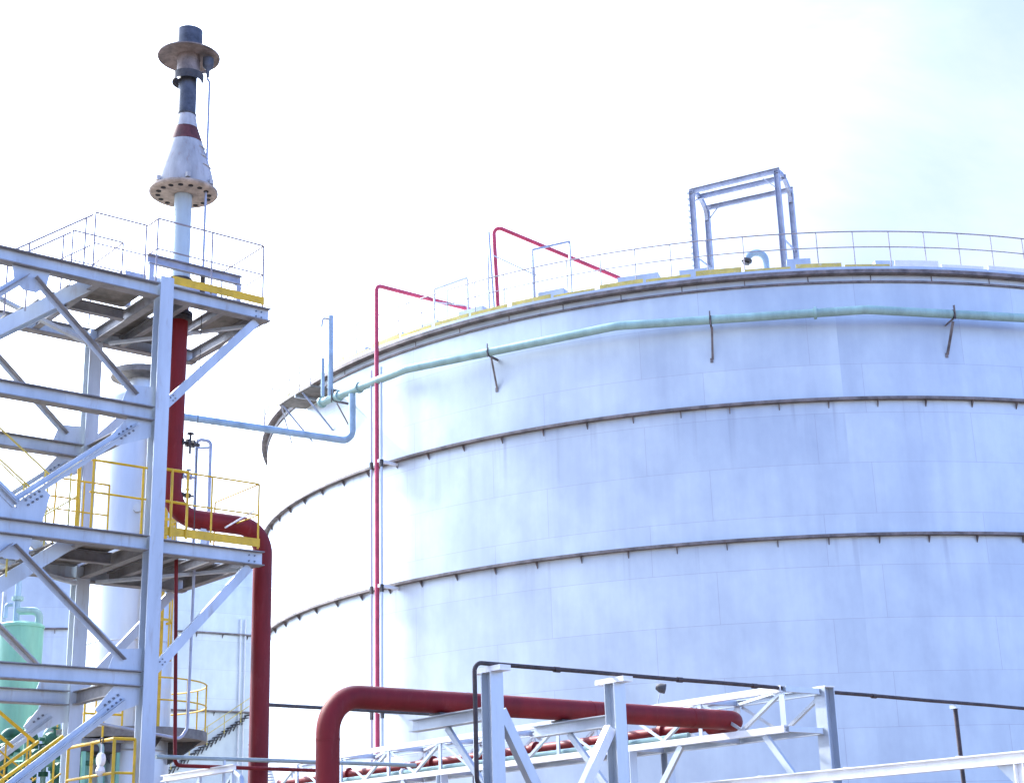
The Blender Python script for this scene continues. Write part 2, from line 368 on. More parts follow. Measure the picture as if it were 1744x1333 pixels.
# roof edge walkway: toe boards in steps, posts and rails
rail = MB()
rail.tube([tk(d, TR + .22, ZR + 1.52) for d in range(-84, 34, 1)], .026, 6)
rail = rail.build('guard_rail', 'thin_rail', t1)
MB().tube([tk(d, TR + .22, ZR + .88) for d in range(-84, 34, 1)], .021, 6).build('mid_rail', 'thin_rail', rail)
d = -83.
while d < 33:
    MB().tube([tk(d, TR + .22, ZR + .06), tk(d, TR + .22, ZR + 1.52)], .022, 6).build('rail_post', 'thin_rail', rail)
    d += 3.15
d = -80.; k = 0
while d < 33:
    hi = random.choice((.10, .13, .16)) if k % 2 else random.choice((.18, .22, .26))
    m = 'pale_yellow' if d < 4 else 'white_paint'
    a, b = d + .2, d + 4.1
    MB().ring(TC, a, b, TR + .255, TR + .285, ZR + .062, ZR + .05 + hi, 8).build('toe_board', m, t1)
    d += 4.35 / 2 + (2.175 if k % 2 else 2.0); k += 1
for d_, l_, h_ in ((-38.5, .9, .4), (-33.5, 1.2, .46), (-25, 1.1, .44), (-16.8, 1.6, .46), (-11.6, 1.3, .42), (-43, .8, .4), (-48.5, .8, .4), (5.2, 1.1, .34), (-2.7, .9, .5)):
    p = tk(d_, TR - .35, ZR + .07 + h_ / 2); n = tk(d_, 1, 0) - TC; t = tk(d_ + 90, 1, 0) - TC
    MB().box(p, t, n, Z, l_, .7, h_).build('roof_nozzle_box', 'galvanised', t1)
# shell cladding laps below the rim
for i in range(18):
    d_ = -62 + 5.45 * i
    MB().ring(TC, d_ - .04, d_ + .04, TR + .001, TR + .015, ZR - .42, ZR - .205, 1).build('lap_joint', 'girder', t1)
# small landing hung on the rim at the left flank
la = MB()
la.ring(TC, -59.5, -52.5, TR + .03, TR + 1.35, ZR - .98, ZR - .90, 10)
la = la.build('landing', 'deck_plate', t1)
MB().bar(tk(-55.6, TR + .03, ZR - 1.04), tk(-55.6, TR + 1.35, ZR - 1.04), .08, .11).build('joist', 'galvanised', la)
lr = MB().tube([tk(-59.5 + i * .7, TR + 1.32, ZR + .2) for i in range(11)], .022, 6).build('landing_rail', 'thin_rail', la)
for d_ in (-59.5, -57, -54.8, -52.6): MB().tube([tk(d_, TR + 1.32, ZR - .92), tk(d_, TR + 1.32, ZR + .2)], .022, 6).build('rail_post', 'thin_rail', la)
for d_ in (-59, -54.5):
    MB().angle(tk(d_, TR + 1.28, ZR - 1.0), tk(d_ + 1.2, TR + .03, ZR - 2.7), .06, Z).build('knee_brace', 'gantry_steel', la)
MB().angle(tk(-59.2, TR + 1.28, ZR - 1.0), tk(-63.5, TR + .03, ZR - 2.1), .05, Z).build('knee_brace', 'gantry_steel', la)
for k in range(26):
    f = k / 25; d_ = -74 + 11 * f; z = 8.3 - 3.4 * f
    MB().ring(TC, d_ - .25, d_ + .25, TR + .06, TR + .8, z, z + .05, 1).build('stair_tread', 'gantry_steel', t1)

t2 = thing('storage_tank', TC2, 'silver storage tank far behind the steel tower, with an outside stair', 'storage tank')
shell(t2, TC2, 0, 360, ZR - .06, 220); roof(t2, TC2); girders(t2, TC2, 4.15, -20, 80)
MB().ring(TC2, 0, 360, TR + .002, TR + .32, ZR - .20, ZR - .052, 180).build('rim_angle', 'girder', t2)

# ------------------------------------------------------------------ pipes around the tank
gp = thing('ring_pipe', tk(0, TR + 1.1, 21.6), 'long sea green pipe bracketed round the big tank below its rim', 'pipe')
RG = TR + 1.05
nodes = [(-51.6, 21.78), (-47, 21.82), (-39.4, 21.85), (-30, 21.72), (-18.5, 21.74), (-1.5, 21.52), (2.0, 21.63), (18, 21.5), (34, 21.5)]
pg = [tk(-51.6, RG, 21.76), tk(-39.3, RG, 21.8), tk(-18.4, RG, 21.72), tk(2.1, RG, 21.58), tk(21, RG, 21.5), tk(36, RG, 21.5)]
MB().tube(fillet(pg, 1.2, 5), .168, 18).build('pipe_run', 'green_pipe', gp)
def along(deg):
    for a, b in zip(pg, pg[1:]):
        da = math.degrees(math.atan2(a.x - TC.x, -(a.y - TC.y))); db = math.degrees(math.atan2(b.x - TC.x, -(b.y - TC.y)))
        if da <= deg <= db:
            lo, hi = 0, 1
            for _ in range(30):
                f = (lo + hi) / 2; p = a.lerp(b, f); dd = math.degrees(math.atan2(p.x - TC.x, -(p.y - TC.y)))
                lo, hi = (f, hi) if dd < deg else (lo, f)
            return p, (b - a).normalized()
for d_ in (-51.5, -48.9, -45.9, -2.0):
    p, t = along(d_); flange(p, t, .235, .10, 'flange', 'green_pipe', gp)
for d_ in (-49.5, -30.6, -10.6, 9.6, 26):
    p, t = along(d_); n = tk(d_, 1, 0) - TC
    cl = MB().lathe(p, [(.175, -.04), (.175, .04)], 18, axis=t).build('pipe_clamp', 'dark_steel', gp)
    b = MB()
    b.angle(p - Z * .2, tk(d_, TR + .01, p.z - .2), .07, Z)
    b.angle(p - Z * .24 - n * .1, tk(d_ - .2, TR + .01, p.z - 1.35), .07, t)
    b.angle(p + n * .16 - Z * .25, p + n * .16 + Z * .3, .05, n)
    b.box(tk(d_ - .2, TR + .02, p.z - 1.38), t, n, Z, .11, .03, .17)
    b.build('bracket', 'girder', gp)

# blue line that leaves the ring pipe and runs back to the process vessel
pt, _ = along(-46.9)
bz = 19.55
bp = [pt - Z * .15, Vec((pt.x, pt.y, bz)), Vec((pt.x, pt.y, bz)) - U * 9.2 + V * .9]
e = Vec((pt.x, pt.y, bz)); end = e - U * 9.3 + V * .9
bl = thing('drop_pipe', Vec((end.x, end.y, 0)), 'pale blue pipe dropping from the green ring pipe and running left behind the tower', 'pipe')
MB().tube(fillet([pt - Z * .16, e, end, Vec((end.x, end.y, 0))], .5, 9), .15, 16).build('pipe_run', 'blue_pipe', bl)

# fire water risers
def firepipe(pts, r, m, label, cond=()):
    t = thing('foam_pipe', Vec((pts[0].x, pts[0].y, 0)), label, 'pipe')
    MB().tube(fillet(pts, .22, 8), r, 12).build('pipe_run', m, t)
    return t
A1 = tk(-43.25, TR + .95, 0); top1 = A1 + Z * 26.0
f1 = firepipe([A1, top1, top1 + U * 6.4, top1 + U * 6.4 - Z * 2.2], .092, 'fire_red', 'tall thin red pipe climbing the big tank and bent over its roof')
for dd in (-.75, .62):
    p = tk(-43.25 + dd, TR + .95, 0)
    MB().tube([p, p + Z * 22.3], .05, 8).build('conduit', 'galvanised', f1)
for z in (18.2, 13.1, 8.2):
    for dd in (-.75, .62):
        MB().box(tk(-43.25 + dd, TR + .95, z), tk(-43.25 + 90, 1, 0) - TC, tk(-43.25, 1, 0) - TC, Z, .11, .11, .30).build('pipe_clip', 'dark_steel', f1)
    MB().bar(tk(-42.8, TR + 0.02, z + .1), tk(-42.8, TR + 1.05, z + .1), .12, .12).build('standoff', 'white_paint', f1)

q0 = tk(-30.7, TR - .2, ZR)
f2 = firepipe([q0, Vec((q0.x - .1, q0.y, 27.5)), Vec((4.47, 58.2, 25.0)), Vec((5.3, 58.4, 23.7))], .085, 'fire_red', 'thin red pipe standing on the tank roof edge and sloping down to the right')
MB().tube([q0 - U * .2, Vec((q0.x - .3, q0.y, 27.2))], .05, 8).build('conduit', 'galvanised', f2)
MB().angle(q0 - U * .45, q0 - U * .45 + Z * 2.6, .06, V).build('support_post', 'gantry_steel', f2)
for p in (Vec((1.0, 57.1, ZR)), Vec((2.5, 57.3, ZR))):
    MB().angle(p, p + Z * (2.35 if p.x < 2 else 2.75), .07, V).build('support_post', 'gantry_steel', f2)
MB().angle(Vec((1.0, 57.1, ZR + 2.3)), Vec((2.5, 57.3, ZR + 2.7)), .06, Z).build('crossbar', 'gantry_steel', f2)
MB().angle(Vec((-.6, 58.0, ZR + 2.5)), Vec((1.1, 57.1, ZR + 1.2)), .04, Z).build('crossbar', 'gantry_steel', f2)
fr = thing('pipe_support', tk(-37, TR - .4, ZR), 'thin grey frame on the roof edge under the bent red pipe', 'pipe support')
ps = [tk(-38.3, TR - .3, ZR), tk(-34.2, TR - .3, ZR)]
for p in ps: MB().angle(p, p + Z * 2.0, .06, V).build('post', 'gantry_steel', fr)
MB().angle(ps[0] + Z * 1.97, ps[1] + Z * 2.03, .06, Z).build('crossbar', 'gantry_steel', fr)
MB().angle(ps[0] + Z * 1.4, ps[1] + Z * .8, .04, Z).build('crossbar', 'gantry_steel', fr)

# vents
pv, _ = along(-50.2)
v1 = thing('vent_pipe', pv, 'pale blue upright vent pipe with hooked head at the ring pipe end', 'pipe')
MB().tube([pv, Vec((pv.x, pv.y, 25.55))], .115, 14).build('pipe_run', 'blue_pipe', v1)
hk = Vec((pv.x, pv.y, 25.35)); tdir = (tk(-51.2, 1, 0) - tk(-50.2, 1, 0)).normalized()
MB().tube(fillet([hk - tdir * .1, hk - Vec((.35, 0, -.12)), hk - Vec((.4, 0, .3))], .1), .05, 8).build('hooked_head', 'gantry_steel', v1)
MB().tube([Vec((pv.x - .33, pv.y, 21.9)), Vec((pv.x - .33, pv.y, 23.6))], .08, 10).build('side_pipe', 'blue_pipe', v1)
gv = thing('gooseneck_vent', tk(-5.4, TR - .5, ZR), 'turquoise gooseneck vent on the tank roof edge under the gantry', 'vent')
a, b = tk(-5.45, TR - .5, 0), tk(-7.1, TR - .5, 0); mid = (a + b) / 2; rad = (a - b).length / 2; dx = (b - a).normalized()
arc = [a + Z * (ZR + .1)] + [mid + Z * (ZR + .78) - dx * rad * math.cos(math.pi * k / 14 * .93) + Z * rad * math.sin(math.pi * k / 14 * .93) for k in range(15)]
MB().tube(arc, .135, 16).build('bend', 'blue_pipe', gv)
te = (arc[-1] - arc[-2]).normalized()
MB().lathe(arc[-1] + te * .03, [(.2, -.05), (.2, .05)], 18, axis=te).build('end_flange', 'dark_steel', gv)
MB().lathe(arc[-1] + te * .12 - dx * .0, [(.1, -.05), (.14, .05)], 12, axis=te).build('flame_guard', 'dark_steel', gv)
MB().box(tk(-8.2, TR - .4, ZR + .32), dx, Z, V, .12, .25, .12).build('valve_body', 'dark_steel', gv)
# lifting gantry
gt = [Vec((7.42, 56.58, 0)), Vec((8.15, 57.8, 0)), Vec((10.56, 54.94, 0)), Vec((11.3, 56.31, 0))]
gy = thing('gantry', Vec((9.4, 56.4, ZR)), 'lavender grey steel portal gantry standing on the tank roof edge', 'gantry')
ZT = 28.0; ex = (gt[2] - gt[0]).normalized(); ey = (gt[1] - gt[0]).normalized()
for i, p in enumerate(gt):
    b = MB()
    top = ZT if i % 2 == 0 else ZT - .35
    b.ibeam(p + Z * (ZR - .2), p + Z * top, .2, .17, up=ex)
    b.build('post', 'gantry_steel', gy)
for i, (f, dz) in enumerate(((0, 0), (.5, .02), (1, -.2))):
    p, q = gt[0].lerp(gt[1], f), gt[2].lerp(gt[3], f)
    MB().ibeam(p + Z * (ZT + dz - .02) - ex * .1, q + Z * (ZT + dz - .02) + ex * .12, .2, .12).build('beam', 'gantry_steel', gy)
for a, b in ((gt[0], gt[1]), (gt[2], gt[3])):
    c = (b - a).length
    pts = [a + Z * (ZT - .02)] + [a.lerp(b, .35) + Z * (ZT + .05)] + [a.lerp(b, .35 + .65 * math.sin(math.pi / 2 * k / 8)) + Z * (ZT - .75 + .8 * math.cos(math.pi / 2 * k / 8)) for k in range(1, 9)]
    m = MB()
    for p, q in zip(pts, pts[1:]): m.bar(p, q + (q - p).normalized() * .02, .14, .18)
    m.build('curved_end', 'gantry_steel', gy)
    MB().bar(a + Z * (ZR + 1.6), b + Z * (ZR + 1.6), .05, .07).build('tie_bar', 'gantry_steel', gy)
    MB().bar(a + Z * (ZT - .5), a.lerp(b, .5) + Z * (ZT - .05), .05, .05).build('knee_brace', 'gantry_steel', gy)
m = MB()
for k in range(17): m.box(gt[0] - ex * .14 + Z * (ZR + .2 + k * .26), ey, ex, Z, .17, .10, .03)
m.build('ladder_rung', 'gantry_steel', gy)
for a, s_ in ((gt[1], 1), (gt[2], -1)):
    MB().bar(a + Z * (ZT - .75) + ex * s_ * .05, a + Z * (ZT - .22) + ex * s_ * .55, .04, .04).build('knee_brace', 'gantry_steel', gy)

# ------------------------------------------------------------------ steel tower
tw = thing('steel_tower', O, 'tall blue grey steel tower with crossed bracing and railed platforms in the left foreground', 'steel tower')
LEV = [12.72, 10.27, 7.85, 5.44, 3.02]
HB = .27
UL, VB = -5.2, 3.05
def col(u, v, top=12.86):
    m = MB().ibeam(W(u, v, 0), W(u, v, top), .27, .27, up=V, tf=.022, tw=.016); return m.build('column', 'tower_steel', tw)
for u in (0, UL):
    for v in (0, VB): col(u, v, 12.86 if v == 0 and u == 0 else 12.72)
g_ = .005
for z in LEV:
    for v in (0, VB): MB().ibeam(W(UL + .136, v, z - HB / 2), W(-.138, v, z - HB / 2), HB, .25).build('beam', 'tower_steel', tw, m2='shade_grime_steel', faces2=range(12))  # flange faces coloured darker, painting in the shade lines along the beam
    for u in (0, UL): MB().ibeam(W(u, .138, z - HB / 2), W(u, VB - .138, z - HB / 2), HB - .02, .16).build('beam', 'shade_grime_steel', tw)
def bolts(c, n, pts, parent, r=.017):
    for a, b in pts:
        MB().lathe(c + a + b, [(r, -.012), (r, .022)], 8, axis=n).build('bolt', 'bolt_steel', parent)
def gusset(pts, v, sgn=-1, bolt=(), parent=tw):
    o = MB().plate([W(u, v, z) for u, z in pts], V, .016).build('gusset_plate', 'tower_steel', parent)
    for u, z in bolt:
        MB().lathe(W(u, v - .02, z), [(.021, -.02), (.021, .02)], 7, axis=V).build('bolt', 'bolt_steel', o)
    return o
UM = -2.6
def brace(a, b, v, kind):
    A, B = W(a[0], v, a[1]), W(b[0], v, b[1])
    m = MB()
    if kind == 'T':       # tee: web edge towards the viewer
        m.bar(A, B, .16, .014, up=V); 
        d = (B - A).normalized(); 
        m.bar(A - V * .07, B - V * .07, .014, .126, up=V)
    else:                 # pair of angles back to back
        d = (B - A).normalized(); n = d.cross(V).normalized()
        for s_ in (-1, 1):
            m.bar(A + n * .052 * s_ - V * .018, B + n * .052 * s_ - V * .018, .085, .014, up=V)
            m.bar(A + n * .012 * s_ - V * .066, B + n * .012 * s_ - V * .066, .011, .082, up=V)
    return m.build('brace', 'tower_steel', tw, m2='shade_grime_steel', faces2=range(6, 12) if kind == 'T' else ())  # tee web gets the darker steel as a painted shade line
for v in (0, VB):
    for s_ in (1, -1):
        f = lambda u: u if s_ == 1 else 2 * UM - u
        if v == 0 or s_ == 1:
            pass
        brace((f(-2.53), 12.30), (f(-.47), 10.46), v, 'T'); brace((f(-.42), 9.90), (f(-2.62), 8.13), v, 'A')
        brace((f(-2.57), 7.42), (f(-.47), 5.62), v, 'T'); brace((f(-.44), 4.94), (f(-2.62), 3.24), v, 'A')
        for zb in (10.27, 5.44):
            gusset([(f(-.14), zb + .003), (f(-.75), zb + .003), (f(-.62), zb + .36), (f(-.14), zb + .40)], v)
            gusset([(f(-.14), zb - HB - .003), (f(-.62), zb - HB - .003), (f(-.95), zb - HB - .42), (f(-.80), zb - HB - .56), (f(-.14), zb - HB - .30)], v,
                   bolt=[(f(-.55 - .075 * k + .05 * j), zb - HB - .16 - .06 * k - .075 * j) for k in range(4) for j in range(2)] if v == 0 else [(f(-.6 - .08 * k), zb - HB - .2 - .062 * k) for k in range(3)])
    gusset([(-2.95, 12.72 - HB - .003), (-2.25, 12.72 - HB - .003), (-2.30, 12.18), (-2.48, 12.02), (-2.72, 12.02), (-2.9, 12.18)], v)
    for zb in (7.85, 3.02):
        gusset([(-3.1, zb + .003), (-2.1, zb + .003), (-1.98, zb + .52), (-2.12, zb + .62), (-2.6, zb + .22), (-3.08, zb + .62), (-3.22, zb + .52)], v,
               bolt=[(-2.14 - .075 * k - .05 * j, zb + .47 - .06 * k + .075 * j) for k in range(4) for j in range(2)] if v == 0 else [])
        gusset([(-2.95, zb - HB - .003), (-2.25, zb - HB - .003), (-2.30, zb - .54), (-2.48, zb - .68), (-2.72, zb - .68), (-2.9, zb - .54)], v)
# right hand cantilevers with knee braces
for z, ue in ((12.72, 2.27), (7.82, 2.24)):
    for v in (0, VB):
        b = MB().ibeam(W(.138, v, z - HB / 2), W(ue, v, z - HB / 2), HB, .23).build('cantilever_beam', 'tower_steel', tw, m2='shade_grime_steel', faces2=range(12))  # flange shade painted in here as on the main beams
        if v == 0:
            for i in (0, 1):
                for j in (0, 1): MB().lathe(W(ue - .16 - .12 * i, -.014, z - .08 - .11 * j), [(.016, -.012), (.016, .012)], 7, axis=V).build('bolt', 'bolt_steel', b)
        a, c = W(ue - .26, v, z - HB - .03), W(.14, v, z - HB - 2.06)
        k = MB().channel(a, c, .17, .07, V.cross((c - a).normalized()), V).build('knee_brace', 'tower_steel', tw)
        if v == 0:
            for i, j in ((0, 0), (1, 0), (0, 1), (1, 1)):
                d = (c - a).normalized(); n = V.cross(d)
                MB().lathe(c - d * (.16 + .07 * i) + n * (.035 - .07 * j) - V * .008, [(.014, -.012), (.014, .012)], 7, axis=V).build('bolt', 'bolt_steel', k)
    MB().ibeam(W(ue - .09, .095, z - HB / 2), W(ue - .09, VB - .095, z - HB / 2), HB - .03, .16).build('beam', 'shade_grime_steel', tw)
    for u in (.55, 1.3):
        MB().ibeam(W(u, .095, z - .16), W(u, VB - .095, z - .16), .2, .12).build('joist', 'shade_grime_steel', tw)
    MB().bar(W(ue - .25, .25, z - HB - .04), W(.2, VB - .3, z - HB - .04), .09, .06).build('plan_brace', 'tower_steel', tw)
# inner floor beams at the two platform levels
for z in (12.72, 7.85):
    MB().ibeam(W(-1.28, .105, z - .13), W(-1.28, VB - .105, z - .13), .22, .14).build('beam', 'shade_grime_steel', tw)
    MB().ibeam(W(-1.2, 1.55, z - .13), W(-.09, 1.55, z - .13), .22, .14).build('joist', 'shade_grime_steel', tw)
    MB().bar(W(-4.9, .25, z - HB - .04), W(-.2, VB - .25, z - HB - .12), .10, .07).build('plan_brace', 'tower_steel', tw)
# decks
def deck(u0, u1, v0, v1, z):
    return MB().ubox(u0, u1, v0, v1, z + .004, z + .034).build('deck', 'deck_plate', tw)
deck(-1.25, -.14, .35, 1.5, 12.72); deck(.1, 2.2, .1, .62, 12.72); deck(1.42, 2.2, .63, 1.75, 12.72); deck(.1, .5, .63, 1.75, 12.72); deck(.1, 1.3, 1.76, VB - .1, 12.72)
deck(-1.25, -.14, .1, VB - .1, 7.85); deck(.14, 2.2, .1, .52, 7.82); deck(.14, 2.2, 1.48, VB - .1, 7.82); deck(.14, .62, .53, 1.47, 7.82)
deck(UL, -4.55, .2, VB - .2, 10.27); deck(UL, -4.55, .2, VB - .2, 5.44); deck(-1.25, -.14, .1, VB - .1, 3.02)
# guard rails
def guard(path, z, h, mname='yellow_paint', posts=(), mid=True, toe=None, r=.019):
    ra = MB()
    P_ = [W(u, v, z + h) for u, v in path]
    ra.tube(fillet(P_, .05, 3), r, 8)
    ra = ra.build('guard_rail', mname, tw)
    if mid: MB().tube(fillet([p - Z * h * .47 for p in P_], .05, 3), r * .85, 8).build('mid_rail', mname, ra)
    for u, v in posts: MB().tube([W(u, v, z + .02), W(u, v, z + h)], r, 8).build('rail_post', mname, ra)
    for (a, b) in (toe or ()):
        n = Z.cross(W(*b, 0) - W(*a, 0))
        MB().bar(W(*a, z + .13), W(*b, z + .13), .012, .16).build('toe_board', 'yellow_paint', ra)
    return ra
guard([(-1.25, 1.47), (-.2, 1.47), (-.2, 2.9)], 12.75, 1.33, 'thin_rail', [(-1.25, 1.47), (-.2, 1.47), (-.2, 2.9)])
guard([(-1.25, .45), (-.17, .45), (-.17, .02), (2.15, .02), (2.15, 1.72), (1.4, 1.72)], 12.75, 1.33, 'thin_rail',
      [(-1.25, .45), (-.2, .45), (-.17, .02), (1.0, .02), (2.15, .02), (2.15, 1.72), (1.4, 1.72)], toe=[((.16, -.02), (2.16, -.02))])
guard([(.16, .0), (2.15, .0), (2.15, 1.72)], 7.86, 1.28, 'yellow_paint', [(1.15, 0.0), (2.15, 0.0), (2.15, 1.72)], toe=[((.18, -.03), (2.17, -.03))])
guard([(.16, -.05), (.62, -.05)], 7.86, 1.28, 'yellow_paint', [(.30, -.05), (.62, -.05)], r=.026)
guard([(-1.25, .02), (-.17, .02)], 7.87, 1.25, 'yellow_paint', [(-1.2, .02), (-.24, .02)], r=.024)
guard([(-1.25, 1.52), (-1.0, 1.52), (-.2, 1.52)], 7.87, 1.25, 'yellow_paint', [(-1.25, 1.52), (-.7, 1.52), (-.2, 1.52)])
guard([(-1.25, 2.85), (-.2, 2.85)], 7.87, 1.25, 'yellow_paint', [(-1.25, 2.85), (-.7, 2.85), (-.2, 2.85)])
MB().tube([W(-1.28, .45, 7.87), W(-1.28, .45, 9.25)], .035, 10).build('newel_post', 'yellow_paint', tw)
guard([(-.68, -.25), (-.68, 1.6)], 3.05, 1.2, 'yellow_paint', [(-.68, -.25), (-.68, .62), (-.68, 1.6)], r=.03)
guard([(-.68, -.25), (-.30, -.25)], 3.05, 1.2, 'yellow_paint', [(-.30, -.25)], r=.026)

def stair(ua, za, ub, zb, v0, v1, label, sm='tower_steel', rm='pale_yellow', rr=.02):
    """flight between two levels along the plant axis"""
    t = thing('stair_flight', W(ua, (v0 + v1) / 2, min(za, zb)), label, 'stair', 'stair flights inside the steel tower')
    A, B = W(ua, 0, za), W(ub, 0, zb)
    for v in (v0, v1):
        MB().channel(A + V * v - Z * .13, B + V * v - Z * .13, .25, .06, Z, V * (1 if v == v0 else -1)).build('stringer', sm, t)
        h = MB().tube([A + V * v + Z * 1.28, B + V * v + Z * 1.28], rr, 8).build('handrail', rm, t)
        MB().tube([A + V * v + Z * .66, B + V * v + Z * .66], .016, 8).build('mid_rail', rm, h)
        for f in (.04, .36, .68, .97):
            p = A.lerp(B, f) + V * v; MB().tube([p - Z * .05, p + Z * 1.28], .019, 8).build('rail_post', rm, h)
    n = 12
    for k in range(1, n):
        p = A.lerp(B, k / n)
        MB().box(p + V * (v0 + v1) / 2 - Z * .02, U, V, Z, .25, abs(v1 - v0) - .16, .03).build('tread', 'deck_plate', t)
    return t
stair(-1.3, 12.74, -4.6, 10.3, .45, 1.47, 'topmost stair flight in the steel tower, climbing right to the highest railed platform', rm='thin_rail')
stair(-1.3, 7.87, -4.6, 10.3, 1.62, 2.6, 'stair flight in the steel tower climbing left from the middle platform, below the topmost flight')
stair(-1.3, 7.87, -4.6, 5.46, .45, 1.47, 'stair flight in the steel tower running down to the left under the middle platform')
stair(-1.3, 3.05, -4.6, 5.46, 1.62, 2.6, 'low stair flight in the steel tower with yellow rails falling to the right', rm='yellow_paint', rr=.032)
stair(-1.3, 3.05, -4.6, .6, .45, 1.47, 'lowest stair flight in the steel tower with yellow rails falling to the left', 'yellow_paint', rm='yellow_paint', rr=.032)

# ------------------------------------------------------------------ flare stack on the top platform
FU, FV = .83, 1.0
def fl(z): return W(FU, FV, z)
fs = thing('flare_stack', fl(13.0), 'tall flare stack with dark tip, brim and grey cone on the top platform', 'flare stack')
MB().lathe(fl(0), [(.175, 12.95), (.175, 15.3)], 28).build('stem', 'stem_paint', fs)
MB().lathe(fl(0), [(.24, 13.30), (.24, 13.37)], 24).build('base_flange', 'dark_steel', fs)
bf = MB()
for v in (.52, 1.48): bf.channel(W(-.12, v, 13.42), W(1.92, v, 13.42), .19, .09, Z, -V if v < 1 else V)
for u in (-.05, 1.85): 
    for v in (.52, 1.48): bf.bar(W(u, v, 13.325), W(u, v, 12.76), .14, .10, up=U)
bf.build('base_frame', 'gantry_steel', fs)
sk = MB().lathe(fl(0), [(.66, 15.22), (.69, 15.25), (.69, 15.29), (.19, 15.33), (.19, 15.27)], 40, caps=(False, False)).build('skirt_plate', 'flare_skirt', fs)
for k in range(16):
    a = 2 * math.pi * (k + .5) / 16; p = fl(15.215) + (U * math.cos(a) + V * math.sin(a)) * .50
MB().lathe(fl(0), [(.19, 15.20), (.66, 15.22)], 40, caps=(False, False)).build('skirt_ring', 'flare_skirt', fs)
for k in range(16):
    a = 2 * math.pi * (k + .5) / 16; rr = .51; p = fl(15.20 + .02 * (rr - .19) / .47 - .006) + (U * math.cos(a) + V * math.sin(a)) * rr
    MB().lathe(p, [(.052, -.004), (.052, .004)], 14).build('air_hole', 'hole', sk)
MB().lathe(fl(0), [(.60, 15.292), (.595, 15.45), (.56, 15.68), (.47, 16.0), (.355, 16.36)], 40, caps=(False, False)).build('cone', 'flare_cone', fs)
MB().lathe(fl(0), [(.357, 16.362), (.247, 16.70)], 40, caps=(False, False)).build('burnt_band', 'flare_red', fs)
MB().lathe(fl(0), [(.245, 16.702), (.205, 16.92), (.19, 17.0)], 36, caps=(False, True)).build('upper_cone', 'flare_cone', fs)
MB().lathe(fl(0), [(.188, 17.0), (.185, 17.95)], 32).build('neck', 'flare_dark', fs)
MB().lathe(fl(0), [(.20, 17.002), (.20, 17.04)], 32).build('weld_ring', 'dark_steel', fs)
MB().lathe(fl(0), [(.215, 17.95), (.235, 18.05), (.235, 18.42)], 32).build('burner_body', 'flare_brim', fs)
MB().lathe(fl(0), [(.27, 17.80), (.325, 17.76), (.325, 17.94), (.27, 17.96)], 28, arc=(60, 330), closed_prof=True).build('collar', 'dark_steel', fs)
MB().lathe(fl(0), [(.238, 18.37), (.44, 18.40), (.64, 18.35), (.645, 18.375), (.44, 18.43), (.238, 18.41)], 44, closed_prof=True).build('wind_brim', 'flare_brim', fs)
MB().lathe(fl(0), [(.262, 18.44), (.27, 18.60), (.272, 18.98), (.245, 18.98), (.24, 18.45)], 36, caps=(False, False)).build('flare_tip', 'flare_dark', fs)
pb = W(FU + .31, FV - .27, 18.06)
pi_ = MB().lathe(pb, [(.03, -.18), (.045, 0), (.10, .06), (.115, .10), (.115, .26), (.02, .27)], 18).build('pilot_burner', 'flare_dark', fs)
MB().tube(fillet([pb - Z * .05, pb - Z * .05 + V * .2 - U * .2], .05), .03, 8).build('pilot_arm', 'flare_brim', fs)
for k, a in enumerate((20, 190, 250, 300)):
    p = fl(15.38) + (U * math.cos(R_(a)) + V * math.sin(R_(a))) * .64
    MB().box(p, U, V, Z, .08, .08, .10).build('lug', 'flare_cone', fs)
for z_, rr in ((16.2, .425), (15.98, .49), (15.76, .555)):
    MB().tube([fl(z_) + (U * math.cos(R_(a)) + V * math.sin(R_(a))) * rr for a in range(285, 316, 5)], .012, 6).build('cone_step', 'flare_cone', fs)
pl = W(1.12, .6, 0)
pc = thing('pilot_line', pl + Z * 8.2, 'thin upright purple grey pilot pipe running down beside the flare stack', 'pipe')
MB().tube([pb - Z * .22, pl + Z * 17.7, pl + Z * 13.0], .026, 8).build('pipe_run', 'gantry_steel', pc)
MB().tube([pl + Z * 13.0, pl + Z * 8.0], .008, 6).build('cable', 'dark_steel', pc)
MB().tube([pl + Z * 13.45, pl + Z * 13.0], .05, 10).build('coupling', 'dark_steel', pc)

# big dark red gas line
rz = 8.55
rp = thing('gas_pipe', W(2.84, FV, 0), 'thick dark red pipe coming down inside the steel tower and bending right', 'pipe')
MB().tube(fillet([W(FU, FV, 12.94), W(FU, FV, rz), W(2.84, FV, rz), W(2.84, FV, 0)], .52, 12), .186, 24).build('pipe_run', 'red_oxide', rp)
MB().lathe(fl(12.62), [(.27, -.04), (.27, .04)], 24).build('flange', 'dark_steel', rp)
MB().lathe(fl(12.52), [(.27, -.04), (.27, .04)], 24).build('flange', 'dark_steel', rp)
def valve(p, ax, m, parent, s_=1.):
    b = MB(); ax = ax.normalized()
    b.tube([p - ax * .2 * s_, p + ax * .28 * s_], .035 * s_, 8)
    for k in (-.1, .02, .14): b.lathe(p + ax * k * s_, [(.085 * s_, -.018), (.085 * s_, .018)], 12, axis=ax)
    b.tube([p + ax * .08 * s_ - Z * .2 * s_, p + ax * .08 * s_ + Z * .2 * s_], .025 * s_, 8)
    b.lathe(p + ax * .08 * s_ + Z * .2 * s_, [(.07 * s_, -.012), (.07 * s_, .012)], 12)
    return b.build('valve', m, parent)
valve(W(FU + .22, FV - .1, 10.0), U, 'dark_steel', rp, 1.0)
valve(W(FU + .26, FV - .05, 9.35), U, 'gantry_steel', rp, .7)
valve(W(FU + .26, FV - .05, 8.98), U, 'dark_steel', rp, .6)
for u in (1.5,): MB().bar(W(u, FV, 7.86), W(u, FV, rz - .17), .12, .12, up=U).build('pipe_shoe', 'galvanised', rp)
